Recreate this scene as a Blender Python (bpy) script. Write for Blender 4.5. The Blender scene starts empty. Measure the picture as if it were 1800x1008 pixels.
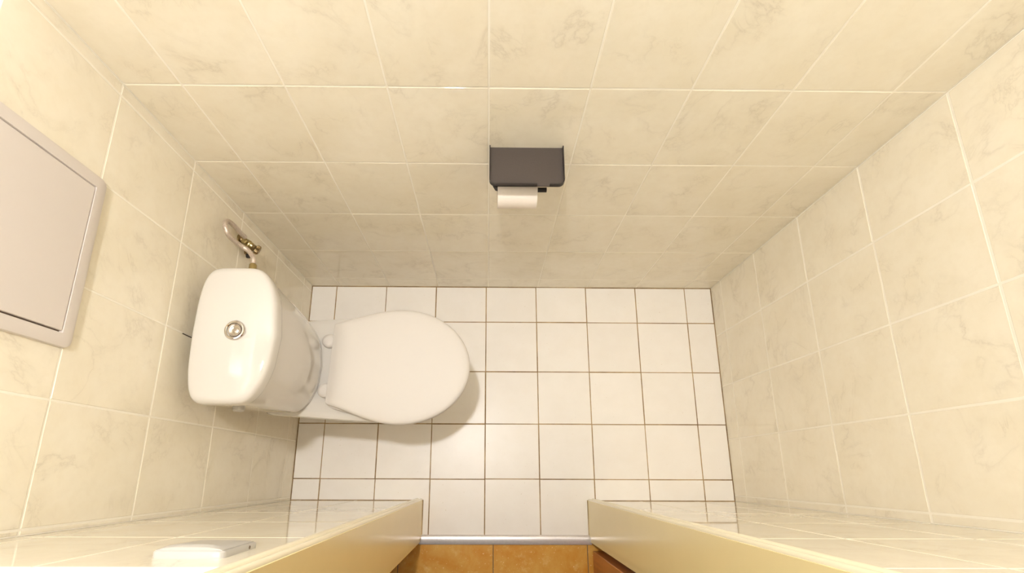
import bpy, bmesh, math, random
from mathutils import Vector, Matrix

random.seed(7)
scn = bpy.context.scene
col = scn.collection

# ------------------------------------------------------------------ camera
W_PX, F_PX = 1800.0, 860.12
cam_d = bpy.data.cameras.new('camera')
cam_d.sensor_fit = 'HORIZONTAL'
cam_d.sensor_width = 36.0
cam_d.lens = F_PX / W_PX * 36.0
cam_d.shift_x = 33.915 / W_PX
cam_d.shift_y = 104.725 / W_PX
cam_d.clip_start = 0.01
cam = bpy.data.objects.new('camera', cam_d)
col.objects.link(cam)
cam.matrix_world = (Matrix.Translation((0.0209, -0.728, 1.8501))
                    @ (Matrix.Rotation(0.0032, 4, 'Z') @ Matrix.Rotation(-0.0095, 4, 'Y')
                       @ Matrix.Rotation(0.2548, 4, 'X')))
scn.camera = cam

# ------------------------------------------------------------------ world, exposure
wld = bpy.data.worlds.new('world')
wld.use_nodes = True
wld.node_tree.nodes['Background'].inputs['Color'].default_value = (1.0, 0.93, 0.83, 1)
wld.node_tree.nodes['Background'].inputs['Strength'].default_value = 0.14
scn.world = wld
scn.view_settings.view_transform = 'Standard'
scn.view_settings.look = 'None'
scn.view_settings.gamma = 1.0
scn.view_settings.use_curve_mapping = False
scn.view_settings.exposure = 0.0
scn.cycles.max_bounces = 14
scn.cycles.diffuse_bounces = 8
scn.cycles.glossy_bounces = 6
scn.cycles.sample_clamp_indirect = 6.0

LAMP_POS = (-0.155, -0.405, 2.74)
LAMP_R = 0.05
LAMP_STRENGTH = 835.0
LAMP_COL = (1.0, 0.982, 0.975)

# ------------------------------------------------------------------ room numbers (metres)
XL, XR, YB, YN = -0.6893, 0.9184, 0.0, -0.8233
ZC = 2.93
TILE_TOP = 1.283
ROWS = [0.0, 0.0835, 0.3272, 0.5699, 0.8128, 1.0545, TILE_TOP]
DX0, DX1 = -0.213, 0.382          # clear door opening
YO = -0.9455                      # outer edge of the door lining

# ------------------------------------------------------------------ helpers
WLOC = {}

def link(o):
    col.objects.link(o)
    return o

def thing(name, loc, label=None, cat=None, group=None):
    o = bpy.data.objects.new(name, None)
    o.empty_display_size = 0.05
    o.location = loc
    WLOC[o.name] = Vector(loc)
    link(o)
    if label: o['label'] = label
    if cat: o['category'] = cat
    if group: o['group'] = group
    return o

def mesh_obj(name, verts, faces, mat, parent=None, smooth=False, origin=None, mats=None, fmat=None, angle=None):
    """verts are world coordinates; origin = world origin of the object"""
    org = Vector(origin) if origin is not None else Vector((0, 0, 0))
    me = bpy.data.meshes.new(name)
    me.from_pydata([tuple(Vector(v) - org) for v in verts], [], faces)
    bm = bmesh.new(); bm.from_mesh(me)
    bmesh.ops.recalc_face_normals(bm, faces=bm.faces)
    bm.to_mesh(me); bm.free()
    for m in (mats or [mat]):
        me.materials.append(m)
    if fmat:
        for p, i in zip(me.polygons, fmat): p.material_index = i
    if smooth:
        for p in me.polygons: p.use_smooth = True
    o = bpy.data.objects.new(name, me)
    link(o)
    if parent is not None:
        o.parent = parent
        o.location = org - WLOC[parent.name]
    else:
        o.location = org
    WLOC[o.name] = org
    if smooth and angle:
        me.set_sharp_from_angle(angle=math.radians(angle))
    return o

def box_vf(x0, x1, y0, y1, z0, z1):
    v = [(x, y, z) for z in (z0, z1) for y in (y0, y1) for x in (x0, x1)]
    f = [(0, 1, 3, 2), (4, 6, 7, 5), (0, 4, 5, 1), (2, 3, 7, 6), (0, 2, 6, 4), (1, 5, 7, 3)]
    return v, f

def box(name, x0, x1, y0, y1, z0, z1, mat, parent=None, bevel=0.0, segs=2, origin=None):
    v, f = box_vf(x0, x1, y0, y1, z0, z1)
    if origin is None: origin = ((x0+x1)/2, (y0+y1)/2, z0) if parent is not None else (0, 0, 0)
    o = mesh_obj(name, v, f, mat, parent, origin=origin)
    if bevel:
        bm = bmesh.new(); bm.from_mesh(o.data)
        bmesh.ops.bevel(bm, geom=bm.edges[:], offset=bevel, segments=segs, profile=0.5, affect='EDGES')
        for fc in bm.faces: fc.smooth = True
        bm.to_mesh(o.data); bm.free()
        o.data.set_sharp_from_angle(angle=math.radians(50))
    return o

def join_vf(parts):
    V, F = [], []
    for v, f in parts:
        b = len(V); V += list(v); F += [tuple(i + b for i in q) for q in f]
    return V, F

def loft(loops, cap0=True, cap1=True):
    n = len(loops[0]); V = [p for l in loops for p in l]; F = []
    for k in range(len(loops) - 1):
        for i in range(n):
            j = (i + 1) % n
            F.append((k*n+i, k*n+j, (k+1)*n+j, (k+1)*n+i))
    if cap0: F.append(tuple(range(n)))
    if cap1: F.append(tuple((len(loops)-1)*n + i for i in range(n)))
    return V, F

def lathe_vf(profile, base, axis, n=24):
    """profile: list of (radius, height along axis)"""
    a = Vector(axis).normalized()
    u = a.orthogonal().normalized(); w = a.cross(u)
    base = Vector(base)
    loops = []
    for r, h in profile:
        loops.append([tuple(base + a*h + (u*math.cos(2*math.pi*i/n) + w*math.sin(2*math.pi*i/n))*max(r, 1e-5)) for i in range(n)])
    return loft(loops)

def lathe(name, profile, base, axis, mat, parent, n=24, smooth=True, angle=40):
    v, f = lathe_vf(profile, base, axis, n)
    return mesh_obj(name, v, f, mat, parent, smooth=smooth, origin=base, angle=angle)

def catmull(pts, per=10):
    P = [Vector(p) for p in pts]; P = [2*P[0]-P[1]] + P + [2*P[-1]-P[-2]]
    out = []
    for i in range(1, len(P)-2):
        for k in range(per):
            t = k/per; p0, p1, p2, p3 = P[i-1:i+3]
            out.append(0.5*((2*p1)+(p2-p0)*t+(2*p0-5*p1+4*p2-p3)*t*t+(3*p1-p0-3*p2+p3)*t**3))
    out.append(P[-2]); return out

def tube_vf(path, r, n=12):
    path = [Vector(p) for p in path]
    loops = []; u = None
    for i, p in enumerate(path):
        t = (path[min(i+1, len(path)-1)] - path[max(i-1, 0)]).normalized()
        u = t.orthogonal().normalized() if u is None else (u - t*u.dot(t)).normalized()
        w = t.cross(u)
        rr = r(i/(len(path)-1)) if callable(r) else r
        loops.append([tuple(p + (u*math.cos(2*math.pi*k/n) + w*math.sin(2*math.pi*k/n))*rr) for k in range(n)])
    return loft(loops)

# ------------------------------------------------------------------ materials
def new_mat(name):
    m = bpy.data.materials.new(name); m.use_nodes = True
    nt = m.node_tree
    return m, nt, nt.nodes['Principled BSDF']

def N(nt, t, **kw):
    n = nt.nodes.new(t)
    for k, v in kw.items():
        if k in n.inputs: n.inputs[k].default_value = v
        else: setattr(n, k, v)
    return n

def mixc(nt, fac, a, b, blend='MIX'):
    n = nt.nodes.new('ShaderNodeMix'); n.data_type = 'RGBA'; n.blend_type = blend
    for s, v in ((0, fac), (6, a), (7, b)):
        if isinstance(v, bpy.types.NodeSocket): nt.links.new(v, n.inputs[s])
        else: n.inputs[s].default_value = v if s == 0 else (*v, 1)
    return n.outputs[2]

def ramp(nt, src, stops):
    n = nt.nodes.new('ShaderNodeValToRGB')
    while len(n.color_ramp.elements) < len(stops): n.color_ramp.elements.new(0.5)
    for e, (p, c) in zip(n.color_ramp.elements, stops):
        e.position = p; e.color = (c, c, c, 1)
    nt.links.new(src, n.inputs[0])
    return n.outputs[0]

def noise(nt, vec, scale, detail=4.0, rough=0.55, dist=0.0):
    n = N(nt, 'ShaderNodeTexNoise', Scale=scale, Detail=detail, Roughness=rough, Distortion=dist)
    if vec is not None: nt.links.new(vec, n.inputs['Vector'])
    return n.outputs['Fac']

def shifted_coords(nt, spread=40.0):
    tc = N(nt, 'ShaderNodeTexCoord'); oi = N(nt, 'ShaderNodeObjectInfo')
    mul = N(nt, 'ShaderNodeVectorMath', operation='SCALE')
    cmb = N(nt, 'ShaderNodeCombineXYZ')
    nt.links.new(oi.outputs['Random'], cmb.inputs[0])
    m2 = N(nt, 'ShaderNodeMath', operation='MULTIPLY'); m2.inputs[1].default_value = 7.31
    nt.links.new(oi.outputs['Random'], m2.inputs[0]); nt.links.new(m2.outputs[0], cmb.inputs[1])
    nt.links.new(cmb.outputs[0], mul.inputs[0]); mul.inputs['Scale'].default_value = spread
    add = N(nt, 'ShaderNodeVectorMath', operation='ADD')
    nt.links.new(tc.outputs['Object'], add.inputs[0]); nt.links.new(mul.outputs[0], add.inputs[1])
    return add.outputs[0], oi.outputs['Random']

def bump(nt, bsdf, height, strength, dist=0.001):
    b = N(nt, 'ShaderNodeBump', Strength=strength, Distance=dist)
    nt.links.new(height, b.inputs['Height']); nt.links.new(b.outputs[0], bsdf.inputs['Normal'])

def plain(name, colr, rough=0.5, metal=0.0, var=0.06, scale=30.0, bumps=0.0, coat=0.0):
    m, nt, b = new_mat(name)
    tc = N(nt, 'ShaderNodeTexCoord')
    f = noise(nt, tc.outputs['Object'], scale)
    dark = tuple(c*(1-var) for c in colr)
    nt.links.new(mixc(nt, f, colr, dark), b.inputs['Base Color'])
    b.inputs['Roughness'].default_value = rough
    b.inputs['Metallic'].default_value = metal
    b.inputs['Coat Weight'].default_value = coat
    b.inputs['Coat Roughness'].default_value = 0.05
    if bumps: bump(nt, b, f, bumps)
    return m

def m_wall_tile():
    m, nt, b = new_mat('beige_marbled_glazed_tile')
    vec, rnd = shifted_coords(nt)
    cloud = noise(nt, vec, 9.0, 4.0, 0.6)
    fine = noise(nt, vec, 55.0, 3.0, 0.6)
    base = mixc(nt, ramp(nt, cloud, [(0.35, 0.0), (0.68, 1.0)]), TILE_A, TILE_B)
    base = mixc(nt, ramp(nt, fine, [(0.45, 0.0), (0.8, 0.35)]), base, TILE_C)
    # crooked thin veins with a soft smoky edge, broken up by a mask
    def vein(scale, detail, dist, stops, mscale, m0, m1, gain):
        v = noise(nt, vec, scale, detail, 0.6, dist)
        sub = N(nt, 'ShaderNodeMath', operation='SUBTRACT'); sub.inputs[1].default_value = 0.5
        nt.links.new(v, sub.inputs[0])
        ab = N(nt, 'ShaderNodeMath', operation='ABSOLUTE'); nt.links.new(sub.outputs[0], ab.inputs[0])
        line = ramp(nt, ab.outputs[0], stops)
        mask = ramp(nt, noise(nt, vec, mscale, 2.0), [(m0, 0.0), (m1, 1.0)])
        mm = N(nt, 'ShaderNodeMath', operation='MULTIPLY')
        nt.links.new(line, mm.inputs[0]); nt.links.new(mask, mm.inputs[1])
        m3 = N(nt, 'ShaderNodeMath', operation='MULTIPLY'); m3.inputs[1].default_value = gain
        nt.links.new(mm.outputs[0], m3.inputs[0])
        return m3.outputs[0]
    base = mixc(nt, vein(5.0, 7.0, 0.5, [(0.0, 1.0), (0.006, 0.55), (0.022, 0.2), (0.06, 0.0)], 7.0, 0.44, 0.66, 0.40), base, TILE_V)
    base = mixc(nt, vein(8.5, 6.0, 0.8, [(0.0, 1.0), (0.008, 0.3), (0.03, 0.0)], 9.0, 0.52, 0.66, 0.28), base, TILE_V)
    nt.links.new(base, b.inputs['Base Color'])
    b.inputs['Roughness'].default_value = 0.02
    b.inputs['IOR'].default_value = 1.5
    bump(nt, b, noise(nt, vec, 10.0, 1.0), 0.008, 0.002)
    return m

TILE_A = (0.855, 0.80, 0.675)
TILE_B = (0.815, 0.75, 0.61)
TILE_C = (0.77, 0.70, 0.56)
TILE_V = (0.50, 0.435, 0.335)

def m_floor_tile():
    m, nt, b = new_mat('white_floor_tile')
    vec, rnd = shifted_coords(nt)
    f = noise(nt, vec, 12.0, 5.0, 0.6)
    base = mixc(nt, ramp(nt, f, [(0.35, 0.0), (0.75, 1.0)]), (0.93, 0.90, 0.87), (0.90, 0.865, 0.825))
    sp = ramp(nt, noise(nt, vec, 160.0, 1.0), [(0.74, 0.0), (0.80, 0.5)])
    base = mixc(nt, sp, base, (0.6, 0.5, 0.36))
    base = mixc(nt, rnd, base, mixc(nt, 0.06, base, (0.55, 0.45, 0.33)))
    nt.links.new(base, b.inputs['Base Color'])
    b.inputs['Roughness'].default_value = 0.32
    bump(nt, b, noise(nt, vec, 40.0, 2.0), 0.06, 0.001)
    return m

def m_floor_grout():
    m, nt, b = new_mat('dirty_brown_grout')
    tc = N(nt, 'ShaderNodeTexCoord')
    f = noise(nt, tc.outputs['Object'], 5.0, 5.0, 0.7)
    c = mixc(nt, ramp(nt, f, [(0.36, 0.0), (0.62, 1.0)]), (0.17, 0.095, 0.035), (0.48, 0.34, 0.18))
    nt.links.new(c, b.inputs['Base Color']); b.inputs['Roughness'].default_value = 0.9
    return m

def m_terracotta():
    m, nt, b = new_mat('mottled_orange_tile')
    vec, rnd = shifted_coords(nt)
    f = noise(nt, vec, 10.0, 6.0, 0.65, 0.4)
    g = noise(nt, vec, 26.0, 5.0, 0.7)
    c = mixc(nt, ramp(nt, f, [(0.35, 0.0), (0.66, 1.0)]), (0.58, 0.25, 0.026), (0.68, 0.40, 0.095))
    c = mixc(nt, ramp(nt, g, [(0.56, 0.0), (0.78, 0.75)]), c, (0.78, 0.56, 0.24))
    sp = ramp(nt, noise(nt, vec, 150.0, 1.0), [(0.70, 0.0), (0.75, 0.8)])
    c = mixc(nt, sp, c, (0.85, 0.66, 0.36))
    nt.links.new(c, b.inputs['Base Color']); b.inputs['Roughness'].default_value = 0.28
    bump(nt, b, g, 0.08, 0.001)
    return m

def m_wood():
    m, nt, b = new_mat('orange_brown_wood')
    tc = N(nt, 'ShaderNodeTexCoord'); mp = N(nt, 'ShaderNodeMapping')
    mp.inputs['Scale'].default_value = (30, 30, 1.6)
    nt.links.new(tc.outputs['Object'], mp.inputs[0])
    f = noise(nt, mp.outputs[0], 1.6, 6.0, 0.6, 0.6)
    c = mixc(nt, ramp(nt, f, [(0.35, 0.0), (0.66, 1.0)]), (0.42, 0.135, 0.022), (0.58, 0.215, 0.038))
    nt.links.new(c, b.inputs['Base Color']); b.inputs['Roughness'].default_value = 0.35
    return m

def m_brushed(name, colr, rough, metal=1.0):
    m, nt, b = new_mat(name)
    tc = N(nt, 'ShaderNodeTexCoord')
    f = noise(nt, tc.outputs['Object'], 120.0, 3.0)
    nt.links.new(mixc(nt, f, colr, tuple(c*0.8 for c in colr)), b.inputs['Base Color'])
    b.inputs['Roughness'].default_value = rough; b.inputs['Metallic'].default_value = metal
    return m

def m_braid():
    m, nt, b = new_mat('braided_steel_hose')
    tc = N(nt, 'ShaderNodeTexCoord')
    f = N(nt, 'ShaderNodeTexVoronoi', Scale=420.0); nt.links.new(tc.outputs['Object'], f.inputs['Vector'])
    c = mixc(nt, f.outputs['Distance'], (0.78, 0.68, 0.60), (0.48, 0.40, 0.33))
    nt.links.new(c, b.inputs['Base Color'])
    b.inputs['Roughness'].default_value = 0.38; b.inputs['Metallic'].default_value = 0.55
    bump(nt, b, f.outputs['Distance'], 0.4, 0.001)
    return m

WALL_TILE = m_wall_tile()
FLOOR_TILE = m_floor_tile()
FLOOR_GROUT = m_floor_grout()
WALL_GROUT = plain('pale_wall_grout', (0.93, 0.885, 0.78), 0.8, var=0.12, scale=6.0)
PAINT = plain('white_wall_paint', (0.90, 0.88, 0.82), 0.7, var=0.03, scale=8.0)
CEIL = plain('ceiling_paint', (0.90, 0.88, 0.84), 0.8, var=0.03, scale=5.0)
CREAM = plain('cream_yellow_gloss_paint', (0.90, 0.76, 0.42), 0.22, var=0.05, scale=9.0)
CREAM_LIT = plain('lamplit_cream_gloss_paint', (0.86, 0.79, 0.60), 0.25, var=0.04, scale=9.0)  # same cream paint, with lamp light on the edge strip put into its colour
PORC = plain('glazed_porcelain', (0.66, 0.635, 0.60), 0.03, var=0.015, scale=5.0, coat=0.4)
SEATP = plain('seat_plastic', (0.68, 0.645, 0.61), 0.5, var=0.012, scale=5.0)
PANELP = plain('pinkish_white_plastic', (0.68, 0.625, 0.59), 0.35, var=0.02, scale=12.0)
WHITEP = plain('white_switch_plastic', (0.50, 0.48, 0.45), 0.3, var=0.02, scale=20.0)
GREYB = plain('dark_grey_powder_coat', (0.066, 0.050, 0.042), 0.5, var=0.2, scale=260.0, bumps=0.1)
BLACKB = plain('black_powder_coat', (0.022, 0.016, 0.014), 0.42, var=0.2, scale=200.0)
PAPER = plain('toilet_paper', (0.88, 0.81, 0.75), 0.95, var=0.05, scale=90.0, bumps=0.15)
CARD = plain('cardboard', (0.45, 0.33, 0.2), 0.9, var=0.2, scale=60.0)
DARK = plain('dark_open_joint', (0.05, 0.03, 0.012), 0.9, var=0.3, scale=60.0)
GAPM = plain('dark_gap', (0.16, 0.115, 0.085), 0.8, var=0.1, scale=30.0)
TERRA = m_terracotta()
WOOD = m_wood()
CHROME = m_brushed('chrome', (0.78, 0.74, 0.70), 0.12)
SATIN = m_brushed('satin_chrome', (0.66, 0.60, 0.55), 0.25)
BRASS = m_brushed('old_brass', (0.54, 0.44, 0.22), 0.3)
TARN = m_brushed('tarnished_brass', (0.34, 0.25, 0.13), 0.4)
STRIP = m_brushed('pearly_metal_threshold', (0.80, 0.76, 0.76), 0.3, 0.45)
BRAID = m_braid()
HALLGROUT = plain('grey_brown_grout', (0.24, 0.16, 0.09), 0.9, var=0.2, scale=20.0)

lamp_m, nt, b = new_mat('lamp_glass')
b.inputs['Base Color'].default_value = (0.9, 0.88, 0.84, 1)
b.inputs['Emission Color'].default_value = (*LAMP_COL, 1)
b.inputs['Emission Strength'].default_value = LAMP_STRENGTH

# ------------------------------------------------------------------ tiles
TILE_MESH = {}

def tile_mesh(w, h, t, bev, mat):
    key = (round(w, 4), round(h, 4), t, bev, mat.name)
    if key in TILE_MESH: return TILE_MESH[key]
    a, c = w/2, h/2
    r = lambda i, z: [(-a+i, -c+i, z), (a-i, -c+i, z), (a-i, c-i, z), (-a+i, c-i, z)]
    loops = [r(0, 0), r(0, t-bev), r(bev*0.35, t-bev*0.35), r(bev, t)]
    v, f = loft(loops)
    me = bpy.data.meshes.new('tile'); me.from_pydata(v, [], f)
    me.materials.append(mat)
    bm = bmesh.new(); bm.from_mesh(me); bmesh.ops.recalc_face_normals(bm, faces=bm.faces); bm.to_mesh(me); bm.free()
    TILE_MESH[key] = me
    return me

def tile(parent, w, h, centre, u, v, mat, t=0.006, bev=0.0012, wob=0.0012):
    """tile face at centre; u, v = in-plane axes, normal = u x v"""
    me = tile_mesh(w, h, t, bev, mat)
    o = bpy.data.objects.new('tile', me)
    link(o)
    u = Vector(u); v = Vector(v); n = u.cross(v)
    R = Matrix((u, v, n)).transposed()
    R = R @ Matrix.Rotation(random.gauss(0, wob), 3, 'X') @ Matrix.Rotation(random.gauss(0, wob), 3, 'Y')
    c = Vector(centre) - n*t
    o.parent = parent
    o.matrix_local = Matrix.Translation(c - WLOC[parent.name]) @ R.to_4x4()
    return o

def structure(o):
    o['kind'] = 'structure'
    return o

G = 0.0031     # wall joint width

def tile_field(parent, cuts_u, rows, place, g=G, **kw):
    for i in range(len(cuts_u)-1):
        for j in range(len(rows)-1):
            u0, u1 = sorted((cuts_u[i], cuts_u[i+1])); z0, z1 = rows[j], rows[j+1]
            w, h = u1-u0-g, z1-z0-g
            if w < 0.003: continue
            place(parent, w, h, (u0+u1)/2, (z0+z1)/2, **kw)

# ------------------------------------------------------------------ walls
TH = 0.008          # tile layer thickness in front of the plaster
GR = 0.0006         # joints lie this far behind the tile faces

# back wall
wall_back = structure(box('wall_back', XL-0.12, XR+0.12, YB+TH, YB+0.12, 0, ZC, PAINT))
box('grout_bed', XL-0.006, XR+0.006, YB+GR, YB+TH, 0, TILE_TOP-0.001, WALL_GROUT, wall_back)
cb = [XL] + [0.0186 + 0.1985*k for k in range(-3, 5)] + [XR]
tile_field(wall_back, cb, ROWS, lambda p, w, h, u, z: tile(p, w, h, (u, YB, z), (1, 0, 0), (0, 0, 1), WALL_TILE))

# left wall
wall_left = structure(box('wall_left', XL-0.12, XL-TH, YN-0.11, YB+TH, 0, ZC, PAINT))
box('grout_bed', XL-TH, XL-GR, YN, YB, 0, TILE_TOP-0.001, WALL_GROUT, wall_left)
cl = [YB, -0.0255, -0.2137, -0.4142, -0.6147, -0.8135, YN]
tile_field(wall_left, cl, ROWS, lambda p, w, h, u, z: tile(p, w, h, (XL, u, z), (0, 1, 0), (0, 0, 1), WALL_TILE))
box('open_joint', XL-GR, XL+0.0006, -0.4172, -0.4148, 0.690, 0.752, DARK, wall_left)

# right wall
wall_right = structure(box('wall_right', XR+TH, XR+0.12, YN-0.11, YB+TH, 0, ZC, PAINT))
box('grout_bed', XR+GR, XR+TH, YN, YB, 0, TILE_TOP-0.001, WALL_GROUT, wall_right)
cr = [YB, -0.2018, -0.4023, -0.6028, -0.8033, YN]
tile_field(wall_right, cr, ROWS, lambda p, w, h, u, z: tile(p, w, h, (XR, u, z), (0, -1, 0), (0, 0, 1), WALL_TILE), g=0.0042)

# near wall with the doorway
FR = 0.0255         # visible width of the frame strip
v, f = join_vf([box_vf(XL-TH, DX0-FR, YO+0.002, YN-TH, 0, ZC), box_vf(DX1+FR, XR+TH, YO+0.002, YN-TH, 0, ZC),
                box_vf(DX0-FR, DX1+FR, YO+0.002, YN-TH, 2.0+FR, ZC)])
wall_front = structure(mesh_obj('wall_front', v, f, PAINT))
box('grout_bed', XL-0.006, DX0-FR, YN-TH, YN-GR, 0, 1.298, WALL_GROUT, wall_front)
box('grout_bed', DX1+FR, XR+0.006, YN-TH, YN-GR, 0, 1.395, WALL_GROUT, wall_front)
def near_tile(p, w, h, u, z): return tile(p, w, h, (u, YN, z), (-1, 0, 0), (0, 0, 1), WALL_TILE, wob=0.0005)
tile_field(wall_front, [XL, -0.651, -0.4505, DX0-FR+0.001], ROWS[:-1] + [1.299], near_tile)
tile_field(wall_front, [DX1+FR-0.001, 0.57, 0.77, XR], ROWS[:-1] + [1.2975, 1.396], near_tile)

# ceiling
ceiling = structure(box('ceiling', XL-0.12, XR+0.12, YN-0.122, YB+0.12, ZC, ZC+0.1, CEIL))

# ------------------------------------------------------------------ floor
floor = structure(box('floor', XL-0.12, XR+0.12, -0.953, YB+0.12, -0.12, -0.0006, FLOOR_GROUT))
fx = [XL+0.001] + [-0.5899 + 0.2*i for i in range(8)] + [XR-0.001]
fy = [YB-0.001, -0.1484, -0.3484, -0.5484, -0.7484, -0.9484]
for i in range(len(fx)-1):
    for j in range(len(fy)-1):
        g = 0.0034
        w, h = fx[i+1]-fx[i]-g, fy[j]-fy[j+1]-g
        jx, jy = random.gauss(0, 0.0003), random.gauss(0, 0.0003)
        tile(floor, w, h, ((fx[i]+fx[i+1])/2+jx, (fy[j]+fy[j+1])/2+jy, 0), (1, 0, 0), (0, 1, 0), FLOOR_TILE, t=0.006, bev=0.0008, wob=0.0004)

for x0, x1, y0, y1 in ((XL, DX0, YN, YN+0.0022), (DX1, XR, YN, YN+0.0022), (DX0, DX0+0.0022, YO, YN+0.0022), (DX1-0.0022, DX1, YO, YN+0.0022)):
    box('grout_line', x0, x1, y0, y1, -0.0005, 0.0004, FLOOR_GROUT, floor)

# corridor floor beyond the door
hall = structure(box('floor', -1.3, 1.4, -2.3, -0.953, -0.12, -0.0022, HALLGROUT))
hx = [0.041 + 0.3335*k for k in range(-4, 5)]
hy = [-0.953, -1.2865, -1.62, -1.9535, -2.287]
for i in range(len(hx)-1):
    for j in range(len(hy)-1):
        tile(hall, hx[i+1]-hx[i]-0.003, hy[j]-hy[j+1]-0.003, ((hx[i]+hx[i+1])/2, (hy[j]+hy[j+1])/2, -0.001), (1, 0, 0), (0, 1, 0), TERRA, t=0.006, bev=0.001, wob=0.0004)

# ------------------------------------------------------------------ door frame, threshold, door leaf
def frame_profile(side, part):
    """plan profile of the jamb lining, side=-1 left, +1 right; returned as (x, y) loop"""
    def bead(cx, cy, r):
        return [(cx + r*math.cos(a), cy + r*math.sin(a)) for a in [math.pi*k/6 for k in range(7)]]
    # local: s = distance outwards from the opening, y = depth
    if part == 'jamb':
        pts = [(0.0, YO), (0.0, YN+0.0005), (0.003, YN+0.002), (0.005, YN+0.002), (FR, YN-TH), (FR, YO-0.018), (0.004, YO-0.018), (0.004, YO)]
    else:
        pts = [(0.0012, YN-0.0035)] + [(0.0065 - 0.0053*math.cos(a), YN+0.0015+0.0055*math.sin(a)) for a in [math.pi*k/8 for k in range(0, 8)]]
        pts += [(0.0125, YN+0.0028), (0.0135, YN+0.0028)]
        pts += [(0.0195 - 0.006*math.cos(a), YN+0.0025+0.006*math.sin(a)) for a in [math.pi*k/8 for k in range(1, 9)]]
        pts += [(FR, YN-0.0035)]
    x0 = DX0 if side < 0 else DX1
    return [(x0 + side*s, y) for s, y in pts]

trim_1 = structure(thing('trim_1', (0.0845, YN-0.06, 0)))
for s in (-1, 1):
    for part, mt in (('jamb', CREAM), ('edge_moulding', CREAM_LIT)):
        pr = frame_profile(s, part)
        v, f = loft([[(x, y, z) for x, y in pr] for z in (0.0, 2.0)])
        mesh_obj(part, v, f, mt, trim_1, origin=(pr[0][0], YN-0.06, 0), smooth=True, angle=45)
box('head', DX0-FR, DX1+FR, YO-0.018, YN+0.007, 2.0, 2.0+FR, CREAM, trim_1, bevel=0.003)

# rounded metal threshold strip
th = []
for x in (DX0-0.008, DX1+0.008):
    th.append([(x, -0.9555 - 0.0165*math.cos(a), 0.0005 + 0.0075*math.sin(a)**0.8) for a in [math.pi*k/16 for k in range(17)]])
v, f = loft(th)
trim_2 = structure(mesh_obj('trim_2', v, f, STRIP, smooth=True, angle=50))

# open door leaf in the corridor, hinged on the right jamb
lx0, lx1, ly0, ly1 = 0.391, 0.431, -1.585, -0.990
door_1 = structure(thing('door_1', (lx0, ly1, 0.0)))
box('leaf', lx0, lx1, ly0, ly1, 0.008, 1.985, WOOD, door_1, bevel=0.002)
for hz in (0.78, 1.76):
    lathe('hinge', [(0.0, 0), (0.006, 0.0), (0.006, 0.08), (0.0, 0.083)], (0.396, -0.977, hz), (0, 0, 1), GAPM, door_1, n=12)
h = lathe('handle', [(0.0, 0), (0.024, 0), (0.024, 0.006), (0.009, 0.009), (0.009, 0.045), (0.0, 0.047)], (lx0, ly0+0.06, 1.03), (-1, 0, 0), SATIN, door_1)
v, f = tube_vf([(lx0-0.04, ly0+0.06, 1.03), (lx0-0.042, ly0+0.10, 1.03), (lx0-0.042, ly0+0.17, 1.03)], 0.008)
mesh_obj('lever', v, f, SATIN, h, smooth=True, origin=(lx0-0.04, ly0+0.06, 1.03), angle=50)

# ------------------------------------------------------------------ ceiling lamp (above the frame)
lamp = thing('ceiling_lamp', (LAMP_POS[0], LAMP_POS[1], ZC), 'white ceiling lamp with round bulb inside an added, unseen bell shaped hood above the toilet', 'lamp')
lathe('canopy', [(0.0, 0), (0.05, 0), (0.048, 0.018), (0.02, 0.03), (0.02, 0.16), (0.034, 0.165), (0.034, 0.185), (0.0, 0.186)],
      (LAMP_POS[0], LAMP_POS[1], ZC), (0, 0, -1), SATIN, lamp)
prof = [(LAMP_R*math.sin(math.pi*k/16), -LAMP_R*math.cos(math.pi*k/16)) for k in range(17)]
lathe('globe', prof, LAMP_POS, (0, 0, 1), lamp_m, lamp, n=28)

SH = [(0.022, 0.075), (0.06, 0.066), (0.088, 0.035), (0.101, 0.0), (0.108, -0.075), (0.105, -0.075), (0.098, 0.0), (0.085, 0.033), (0.058, 0.062), (0.022, 0.070)]
lathe('added_shade', SH, LAMP_POS, (0, 0, 1), CEIL, lamp, n=36)  # unseen bell, added to dim the lamp on the upper walls and corners

# ------------------------------------------------------------------ toilet
TB = (-0.40, -0.42, 0.0)
toilet = thing('toilet', TB, 'white close-coupled toilet with closed lid standing against the left wall', 'toilet')
YC = -0.42

def half_outline(xr, xt, xm, wr, wm, n=26, corner=0.015):
    out = []
    for k in range(n+1):
        u = k/n
        x = xr + (xt-xr)*(1-math.cos(math.pi*u))/2
        if x >= xm: w = wm*math.sqrt(max(0.0, 1-((x-xm)/(xt-xm))**2))
        else:
            s = (xm-x)/(xm-xr); w = wm - (wm-wr)*(s*s*(3-2*s)*0.45 + s*s*0.55)
        d = x-xr
        if d < corner: w -= corner*(1-math.sqrt(max(0, 1-((corner-d)/corner)**2)))
        out.append((x, w))
    return out

def outline(xr, xt, xm, wr, wm, n=26, corner=0.015, yc=YC):
    h = half_outline(xr, xt, xm, wr, wm, n, corner)
    return [(x, yc+w) for x, w in h[:-1]] + [(h[-1][0], yc)] + [(x, yc-w) for x, w in reversed(h[:-1])]

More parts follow.
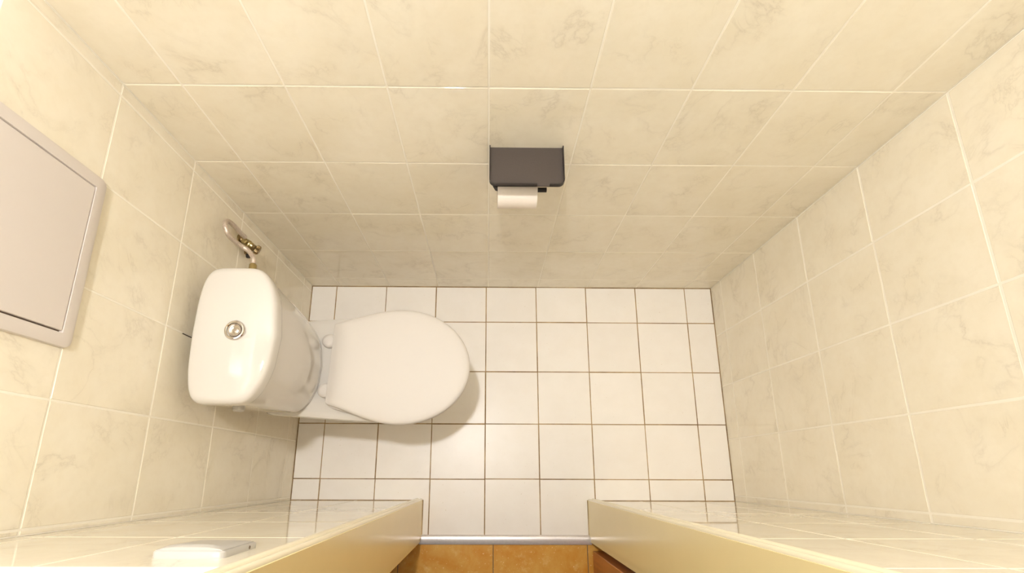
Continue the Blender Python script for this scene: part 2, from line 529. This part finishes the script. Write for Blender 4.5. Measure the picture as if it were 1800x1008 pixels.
# bowl and pedestal, one lofted surface
secs = [(0.0, -0.585, -0.185, -0.30, 0.095, 0.112), (0.02, -0.585, -0.187, -0.30, 0.093, 0.110),
        (0.05, -0.585, -0.200, -0.30, 0.088, 0.100), (0.14, -0.59, -0.205, -0.30, 0.090, 0.097),
        (0.22, -0.60, -0.165, -0.28, 0.100, 0.108), (0.29, -0.62, -0.110, -0.26, 0.118, 0.132),
        (0.34, -0.635, -0.070, -0.24, 0.134, 0.153), (0.375, -0.64, -0.052, -0.24, 0.1405, 0.163),
        (0.388, -0.64, -0.050, -0.24, 0.142, 0.165), (0.396, -0.637, -0.053, -0.24, 0.139, 0.162), (0.399, -0.630, -0.060, -0.24, 0.132, 0.155), (0.3996, -0.620, -0.070, -0.24, 0.122, 0.145), (0.3998, -0.60, -0.09, -0.24, 0.10, 0.125)]
loops = [[(x, y, z) for x, y in outline(a, t, m, wr, wm)] for z, a, t, m, wr, wm in secs]
v, f = loft(loops)
bowl = mesh_obj('bowl', v, f, PORC, toilet, smooth=True, origin=TB, angle=45)
for s in (-1, 1):
    lathe('bolt_cap', [(0.0, 0.010), (0.006, 0.009), (0.010, 0.004), (0.011, 0.0), (0.0, 0.0)][::-1], (-0.40, YC+s*0.101, 0.055), (0, s, 0.1), WHITEP, bowl, n=14)

# seat ring under the lid
so = outline(-0.448, -0.043, -0.24, 0.122, 0.168)
si = outline(-0.36, -0.10, -0.24, 0.09, 0.115, corner=0.03)
n = len(so)
V = [(x, y, 0.4005) for x, y in so] + [(x, y, 0.416) for x, y in so] + [(x, y, 0.416) for x, y in si] + [(x, y, 0.4005) for x, y in si]
F = []
for a in range(4):
    c = (a+1) % 4
    for i in range(n):
        j = (i+1) % n
        F.append((a*n+i, a*n+j, c*n+j, c*n+i))
mesh_obj('seat', V, F, SEATP, toilet, smooth=True, origin=(-0.24, YC, 0.40), angle=45)

# lid: closed, softly domed, rolled down along its rear edge
def lid_loop(inset, z, full):
    o = outline(-0.450+inset*0.6, -0.034-inset, -0.24, 0.122-inset*0.7, 0.174-inset, corner=0.006)
    ca, sa = math.cos(-0.04), math.sin(-0.04)
    o = [(-0.24 + (x+0.24)*ca - (y-YC)*sa, YC + (x+0.24)*sa + (y-YC)*ca) for x, y in o]
    res = []
    for x, y in o:
        d = max(0.0, (-0.418 - x - 0.04*(y-YC)*-1)/0.031)
        res.append((x, y, z - full*0.011*min(1, d)**1.3))
    return res
lid_layers = [(0.004, 0.4175, 0), (0.0, 0.421, 0), (0.0, 0.429, 0.25), (0.0014, 0.4325, 0.5), (0.0045, 0.4355, 0.8), (0.010, 0.4375, 1), (0.020, 0.4388, 1), (0.045, 0.4402, 1),
              (0.08, 0.4412, 1), (0.12, 0.4418, 1), (0.155, 0.442, 1)]
loops = [lid_loop(*a) for a in lid_layers]
v, f = loft(loops)
lid = mesh_obj('lid', v, f, SEATP, toilet, smooth=True, origin=(-0.445, YC, 0.42), angle=50)
for yy in (-0.340, -0.492):
    lathe('hinge_cap', [(0.0, 0), (0.0215, 0), (0.0215, 0.012), (0.019, 0.016), (0.012, 0.0185), (0.0, 0.019)], (-0.463, yy, 0.3985), (0, 0, 1), SEATP, lid, n=28)

# cistern
def cis_loop(xb, xf, bulge, hy, z, n=72, e=7.0, yc=-0.4195, rear=0.006, s=1.0):
    xm, a = (xb+xf)/2, (xf-xb)/2
    res = []
    for k in range(n):
        t = 2*math.pi*k/n
        c, sn = math.cos(t), math.sin(t)
        px = math.copysign(abs(c)**(2/e), c); py = math.copysign(abs(sn)**(2/e), sn)
        x = xm + a*px*s; y = yc + hy*py*s
        if px > 0: x += bulge*(1-(py*s)**2)*px*s
        else: x += rear*(1-(py*s)**2)*px*s
        res.append((x, y, z))
    return res
body = [(-0.636, -0.520, 0.036, 0.136, 0.3995, 4.5), (-0.640, -0.516, 0.036, 0.140, 0.403, 4.6), (-0.641, -0.515, 0.036, 0.1415, 0.425, 5.0),
        (-0.644, -0.511, 0.038, 0.147, 0.50, 5.5), (-0.646, -0.508, 0.038, 0.153, 0.60, 6), (-0.647, -0.506, 0.038, 0.158, 0.70, 6), (-0.647, -0.505, 0.038, 0.160, 0.742, 6)]
loops = [cis_loop(b0, f0, bu, hy, z, e=e) for b0, f0, bu, hy, z, e in body]
v, f = loft(loops)
cistern = mesh_obj('cistern', v, f, PORC, toilet, smooth=True, origin=(-0.57, YC, 0.40), angle=60)
lathe('side_plug', [(0.0, 0.0), (0.0135, 0.0), (0.0135, 0.010), (0.011, 0.0125), (0.0, 0.013)], (-0.579, -0.5735, 0.668), (0, -1, 0), WHITEP, cistern, n=22)
def dome(x, y): return 0.787 - 0.008*((x+0.572)/0.08)**2 - 0.010*((y-YC)/0.16)**2
lidl = [(0.995, 0.737, 0), (1.008, 0.739, 0), (1.012, 0.743, 0), (1.012, 0.752, 0), (1.007, 0.0105, 1), (0.993, 0.0062, 1), (0.97, 0.0030, 1),
        (0.94, 0.0011, 1), (0.90, 0.0002, 1)] + [(q, 0.0, 1) for q in (0.8, 0.68, 0.55, 0.42, 0.28, 0.14, 0.02)]
loops = []
for q, z, onto in lidl:
    lp = cis_loop(-0.648, -0.503, 0.038, 0.161, 0.0, e=6.0, s=q)
    loops.append([(x, y, (dome(x, y)-z) if onto else z) for x, y, _ in lp])
v, f = loft(loops)
clid = mesh_obj('cistern_lid', v, f, PORC, toilet, smooth=True, origin=(-0.57, YC, 0.737), angle=60)
bb = (-0.5505, -0.418, 0.7858)
def half_disc(sign, r, gap, z0, z1):
    pts = [(r*math.cos(a), r*math.sin(a)) for a in [math.pi*k/20 for k in range(21)]]
    off = gap
    lo = [(bb[0] + x*0.94, bb[1] + sign*(y + off), bb[2]+z0) for x, y in pts]
    mid = [(bb[0] + x*0.94, bb[1] + sign*(y + off), bb[2]+z1-0.001) for x, y in pts]
    hi = [(bb[0] + x*0.86, bb[1] + sign*(y*0.9 + off + 0.0008), bb[2]+z1) for x, y in pts]
    return loft([lo, mid, hi])
lathe('button_ring', [(0.0165, 0.0), (0.0235, 0.0), (0.0235, 0.003), (0.0215, 0.0058), (0.0185, 0.0062), (0.0172, 0.005), (0.0168, 0.001)], bb, (0, 0, 1), CHROME, clid, n=40)
lathe('flush_button', [(0.0, -0.001), (0.0155, -0.001), (0.0155, 0.0035), (0.0145, 0.0052), (0.010, 0.0056), (0.0085, 0.0046), (0.004, 0.0040), (0.0, 0.0038)], bb, (0, 0, 1), CHROME, clid, n=36)
lathe('small_flush_button', [(0.0, 0.003), (0.0072, 0.003), (0.0072, 0.0062), (0.006, 0.007), (0.0, 0.0072)], (bb[0]+0.004, bb[1]-0.002, bb[2]), (0, 0, 1), SATIN, clid, n=26)

# ------------------------------------------------------------------ water supply: angle valve and braided hose
vb = Vector((XL, -0.086, 0.571))
vd = Vector((1.0, -0.5, -0.45)).normalized()
valve = thing('angle_valve', vb, 'tarnished brass angle valve on the left wall above the toilet cistern', 'valve')
lathe('wall_flange', [(0.0, 0), (0.016, 0.0), (0.0155, 0.003), (0.009, 0.006), (0.008, 0.010), (0.0, 0.010)], vb, (1, 0, 0), TARN, valve)
lathe('body', [(0.0, -0.002), (0.0085, 0.0), (0.0085, 0.012), (0.0115, 0.014), (0.0115, 0.026), (0.009, 0.028), (0.009, 0.034), (0.0, 0.034)], vb + Vector((0.004, 0, 0)), vd, BRASS, valve, n=16)
lathe('packing_nut', [(0.0, 0), (0.0105, 0.0), (0.0105, 0.008), (0.0075, 0.009), (0.0, 0.009)], vb + vd*0.037, vd, TARN, valve, n=6, smooth=False)
hv = []
for k in range(40):
    a = 2*math.pi*k/40; hv.append(0.0125 + 0.0018*math.cos(8*a))
uu = vd.orthogonal().normalized(); ww = vd.cross(uu); hb = vb + vd*0.046
loops = [[tuple(hb + vd*h0 + (uu*math.cos(2*math.pi*k/40) + ww*math.sin(2*math.pi*k/40))*hv[k]*s) for k in range(40)] for h0, s in ((0, 0.7), (0.002, 1), (0.010, 1), (0.013, 0.75))]
v, f = loft(loops)
mesh_obj('knob', v, f, TARN, valve, smooth=True, origin=hb, angle=40)
od = Vector((0.15, -1.0, -0.25)).normalized(); ob = vb + vd*0.022
lathe('outlet', [(0.0, 0), (0.008, 0.0), (0.008, 0.014), (0.0112, 0.015), (0.0112, 0.028), (0.008, 0.030), (0.0, 0.030)], ob, od, TARN, valve, n=12)
lathe('outlet_cap', [(0.0, 0), (0.0082, 0.0), (0.0082, 0.008), (0.006, 0.010), (0.0, 0.010)], ob + od*0.030, od, BLACKB, valve, n=12)
up = Vector((0.1, 0.05, 1)).normalized()
lathe('inlet_nut', [(0.0, 0), (0.0085, 0.0), (0.0085, 0.014), (0.006, 0.016), (0.0, 0.016)], ob + up*0.007, up, BRASS, valve, n=6, smooth=False)

pts = [(-0.606, -0.245, 0.640), (-0.606, -0.190, 0.640), (-0.609, -0.172, 0.640), (-0.627, -0.150, 0.634), (-0.642, -0.141, 0.642), (-0.652, -0.136, 0.668), (-0.656, -0.128, 0.694),
       (-0.662, -0.106, 0.699), (-0.668, -0.086, 0.678), (-0.671, -0.080, 0.645), (-0.669, -0.084, 0.612), (-0.666, -0.0865, 0.588)]
hose = thing('supply_hose', pts[0], 'braided flexible water hose looping from the wall valve to the cistern', 'hose')
path = catmull(pts[1:], 10)
v, f = tube_vf(path, 0.0064, 12)
mesh_obj('braided_tube', v, f, BRAID, hose, smooth=True, origin=pts[1], angle=60)
lathe('union_nut', [(0.0, 0), (0.0105, 0.0), (0.0105, 0.018), (0.008, 0.020), (0.0085, 0.050), (0.0098, 0.051), (0.0098, 0.066), (0.0072, 0.069), (0.0, 0.069)], (-0.606, -0.260, 0.640), (0, 1, 0), BRASS, hose, n=12)

# ------------------------------------------------------------------ inspection panel on the left wall
py0, py1, pz0, pz1 = -0.529, -0.212, 1.046, 1.455
panel = thing('access_panel', (XL, (py0+py1)/2, pz0), 'white plastic access panel with rounded frame on the left wall', 'panel')
def rrect(y0, y1, z0, z1, r, n=6):
    o = []
    for cy, cz, a0 in ((y1-r, z1-r, 0), (y0+r, z1-r, 90), (y0+r, z0+r, 180), (y1-r, z0+r, 270)):
        for k in range(n+1):
            a = math.radians(a0 + 90*k/n); o.append((cy+r*math.cos(a), cz+r*math.sin(a)))
    return o
def ring(x, i, r): return [(x, y, z) for y, z in rrect(py0+i, py1-i, pz0+i, pz1-i, r)]
# frame: outside skirt, face, inside step, back
fl = [ring(XL-TH+0.0002, 0.001, 0.013), ring(XL+0.004, 0.0, 0.014), ring(XL+0.0075, 0.001, 0.013), ring(XL+0.0088, 0.004, 0.010),
      ring(XL+0.0088, 0.0225, 0.0015), ring(XL+0.0020, 0.0235, 0.0012), ring(XL+0.0020, 0.05, 0.001)]
v, f = loft(fl, cap0=False, cap1=False)
frame = mesh_obj('frame', v, f, PANELP, panel, smooth=True, origin=(XL, (py0+py1)/2, pz0), angle=35)
def dring(x, iy, r): return [(x, y, z) for y, z in rrect(py0+0.0262, py1-0.0245, pz0+0.0242, pz1-0.0245, r)]
def dr(x, k): return [(x, y, z) for y, z in rrect(py0+0.0264+k, py1-0.0246-k, pz0+0.0242+k, pz1-0.0246-k, 0.0015)]
v, f = loft([dr(XL+0.0024, 0), dr(XL+0.0070, 0), dr(XL+0.0080, 0.001)])
mesh_obj('hatch', v, f, PANELP, panel, smooth=True, origin=(XL, (py0+py1)/2, pz0+0.024), angle=35)
g = ring(XL+0.0021, 0.0225, 0.001)
v, f = [(x, y, z) for x, y, z in g], [tuple(range(len(g)))]
gp = loft([g, [(XL+0.0023, y, z) for _, y, z in g]])
mesh_obj('gap_lining', gp[0], gp[1], GAPM, panel, origin=(XL, (py0+py1)/2, pz0))

# ------------------------------------------------------------------ light switch on the near wall
sx0, sx1, sz0, sz1 = -0.364, -0.281, 1.160, 1.245
sw = thing('light_switch', ((sx0+sx1)/2, YN, sz0), 'white rocker light switch on the tiled wall left of the doorway', 'switch')
scx = (sx0+sx1)/2
def arch(x): return 0.0045*(1-((x-scx)/(sx1-scx))**2)
def sl(y, i, r):
    return [(x, y, z + (arch(x) if z > (sz0+sz1)/2 else 0.0)) for x, z in [p for q in [rrect(sx0+i, sx1-i, sz0+i, sz1-i, r, 5)] for p in dense(q)]]
def dense(q):
    out = []
    for k in range(len(q)):
        a, b2 = Vector(q[k]), Vector(q[(k+1) % len(q)])
        m = 10 if k % 6 == 5 else 1
        out += [tuple(a.lerp(b2, t/m)) for t in range(m)]
    return out
v, f = loft([sl(YN, 0, 0.006), sl(YN+0.0065, 0, 0.006), sl(YN+0.008, 0.0012, 0.006), sl(YN+0.008, 0.0024, 0.005), sl(YN+0.0065, 0.0024, 0.005)])
plate = mesh_obj('plate', v, f, WHITEP, sw, smooth=True, origin=(scx, YN, sz0), angle=40)
lathe('screw_cap', [(0.0, 0), (0.0022, 0), (0.0022, 0.0006), (0.0, 0.0007)], (sx1-0.0002, YN+0.0035, sz0+0.022), (1, 0, 0), GAPM, plate, n=12)
V, F = [], []
NX, NZ = 16, 14
for k in range(NZ+1):
    t = k/NZ
    for i in range(NX+1):
        u = i/NX; x = sx0+0.0032 + (sx1-sx0-0.0064)*u
        z = sz0+0.0034 + (sz1-sz0-0.0068 + arch(x))*t
        y = YN + 0.0085 + 0.0065*(1-(2*u-1)**4)*(0.35+0.65*t)*min(1.0, 6*(1-t)+0.55, 6*t+0.3)
        V.append((x, y, z))
for k in range(NZ):
    for i in range(NX): F.append((k*(NX+1)+i, k*(NX+1)+i+1, (k+1)*(NX+1)+i+1, (k+1)*(NX+1)+i))
loop = [i for i in range(NX+1)] + [k*(NX+1)+NX for k in range(1, NZ+1)] + [NZ*(NX+1)+i for i in range(NX-1, -1, -1)] + [k*(NX+1) for k in range(NZ-1, 0, -1)]
b0 = len(V); V += [(V[i][0], YN+0.0066, V[i][2]) for i in loop]
for k in range(len(loop)):
    j = (k+1) % len(loop); F.append((loop[k], loop[j], b0+j, b0+k))
F.append(tuple(range(b0, len(V))))
mesh_obj('rocker', V, F, WHITEP, sw, smooth=True, origin=(scx, YN+0.0066, sz0), angle=40)

# ------------------------------------------------------------------ toilet roll holder with shelf on the back wall
hx0, hx1, hz, hd = 0.0205, 0.1905, 0.874, 0.100
holder = thing('toilet_roll_holder', ((hx0+hx1)/2, YB, hz), 'dark grey metal toilet roll holder with phone shelf on the back wall', 'holder')
def shelf_outline(i, r=0.014, n=6):
    o = [(hx0+i, YB), (hx1-i, YB)][::-1]
    pts = [(hx1-i, YB-0.0002)]
    for k in range(n+1):
        a = math.radians(0 - 90*k/n); pts.append((hx1-i-r+(r)*math.cos(a), -hd+i+r+r*math.sin(a)))
    for k in range(n+1):
        a = math.radians(270 - 90*k/n); pts.append((hx0+i+r+r*math.cos(a), -hd+i+r+r*math.sin(a)))
    pts.append((hx0+i, YB-0.0002))
    return pts
po = shelf_outline(0.0); pi_ = shelf_outline(0.0022, r=0.0118)
v, f = loft([[(x, y, hz-0.003) for x, y in po], [(x, y, hz) for x, y in po]])
mesh_obj('shelf', v, f, GREYB, holder, origin=((hx0+hx1)/2, YB, hz))
# raised rim along both sides and the front, with a thumb notch at the front right
def rim_strip(idx):
    V, F = [], []
    for k in idx:
        (xo, yo), (xi, yi) = po[k], pi_[k]
        V += [(xo, yo, hz-0.003), (xo, yo, hz+0.0085), (xi, yi, hz+0.0085), (xi, yi, hz-0.003)]
    m = len(idx)
    for k in range(m-1):
        for i in range(4):
            j = (i+1) % 4; F.append((k*4+i, k*4+j, (k+1)*4+j, (k+1)*4+i))
    F += [(0, 1, 2, 3), tuple(4*(m-1)+i for i in range(4))]
    return V, F
nl = len(po)
right_idx = list(range(0, 8)); left_idx = list(range(8, nl))
V1, F1 = rim_strip(right_idx); V2, F2 = rim_strip(left_idx)
notch0, notch1 = 0.128, 0.156
fr1 = box_vf(po[7][0]-(po[7][0]-notch1), po[7][0], -hd, -hd+0.0022, hz-0.003, hz+0.0085)
fr2 = box_vf(po[8][0], notch0, -hd, -hd+0.0022, hz-0.003, hz+0.0085)
v, f = join_vf([(V1, F1), (V2, F2), fr1, fr2])
mesh_obj('rim', v, f, BLACKB, holder, origin=((hx0+hx1)/2, YB, hz))
box('back_plate', hx0+0.002, hx1-0.002, -0.0025, -0.0002, hz-0.05, hz-0.003, BLACKB, holder)
RY, RZ = -0.068, 0.808
arm = [(0.034, -0.001, RZ), (0.034, -0.045, RZ), (0.0345, -0.058, RZ), (0.038, -0.065, RZ), (0.046, RY, RZ), (0.06, RY, RZ), (0.158, RY, RZ)]
v, f = tube_vf(arm, 0.0058, 14)
mesh_obj('bar', v, f, BLACKB, holder, smooth=True, origin=(0.034, 0, RZ), angle=60)

# roll hanging on the bar
cz = RZ - 0.0145
roll = thing('toilet_roll', (0.0875, RY, cz), 'partly used white toilet paper roll hanging under the dark shelf', 'toilet paper')
RR, RI = 0.0365, 0.0205
def tube_ring(x0, x1, ro, ri, n=40):
    L = []
    for x, r in ((x0, ri), (x0, ro), (x1, ro), (x1, ri)):
        L.append([(x, RY+r*math.cos(2*math.pi*k/n), cz+r*math.sin(2*math.pi*k/n)) for k in range(n)])
    V = [p for l in L for p in l]; F = []
    for a in range(4):
        c = (a+1) % 4
        for i in range(n):
            j = (i+1) % n; F.append((a*n+i, a*n+j, c*n+j, c*n+i))
    return V, F
v, f = tube_ring(0.0405, 0.1345, RR, RI+0.001)
mesh_obj('paper', v, f, PAPER, roll, smooth=True, origin=(0.0875, RY, cz), angle=40)
v, f = tube_ring(0.0408, 0.1342, RI+0.001, RI)
mesh_obj('core', v, f, CARD, roll, smooth=True, origin=(0.0875, RY, cz), angle=40)
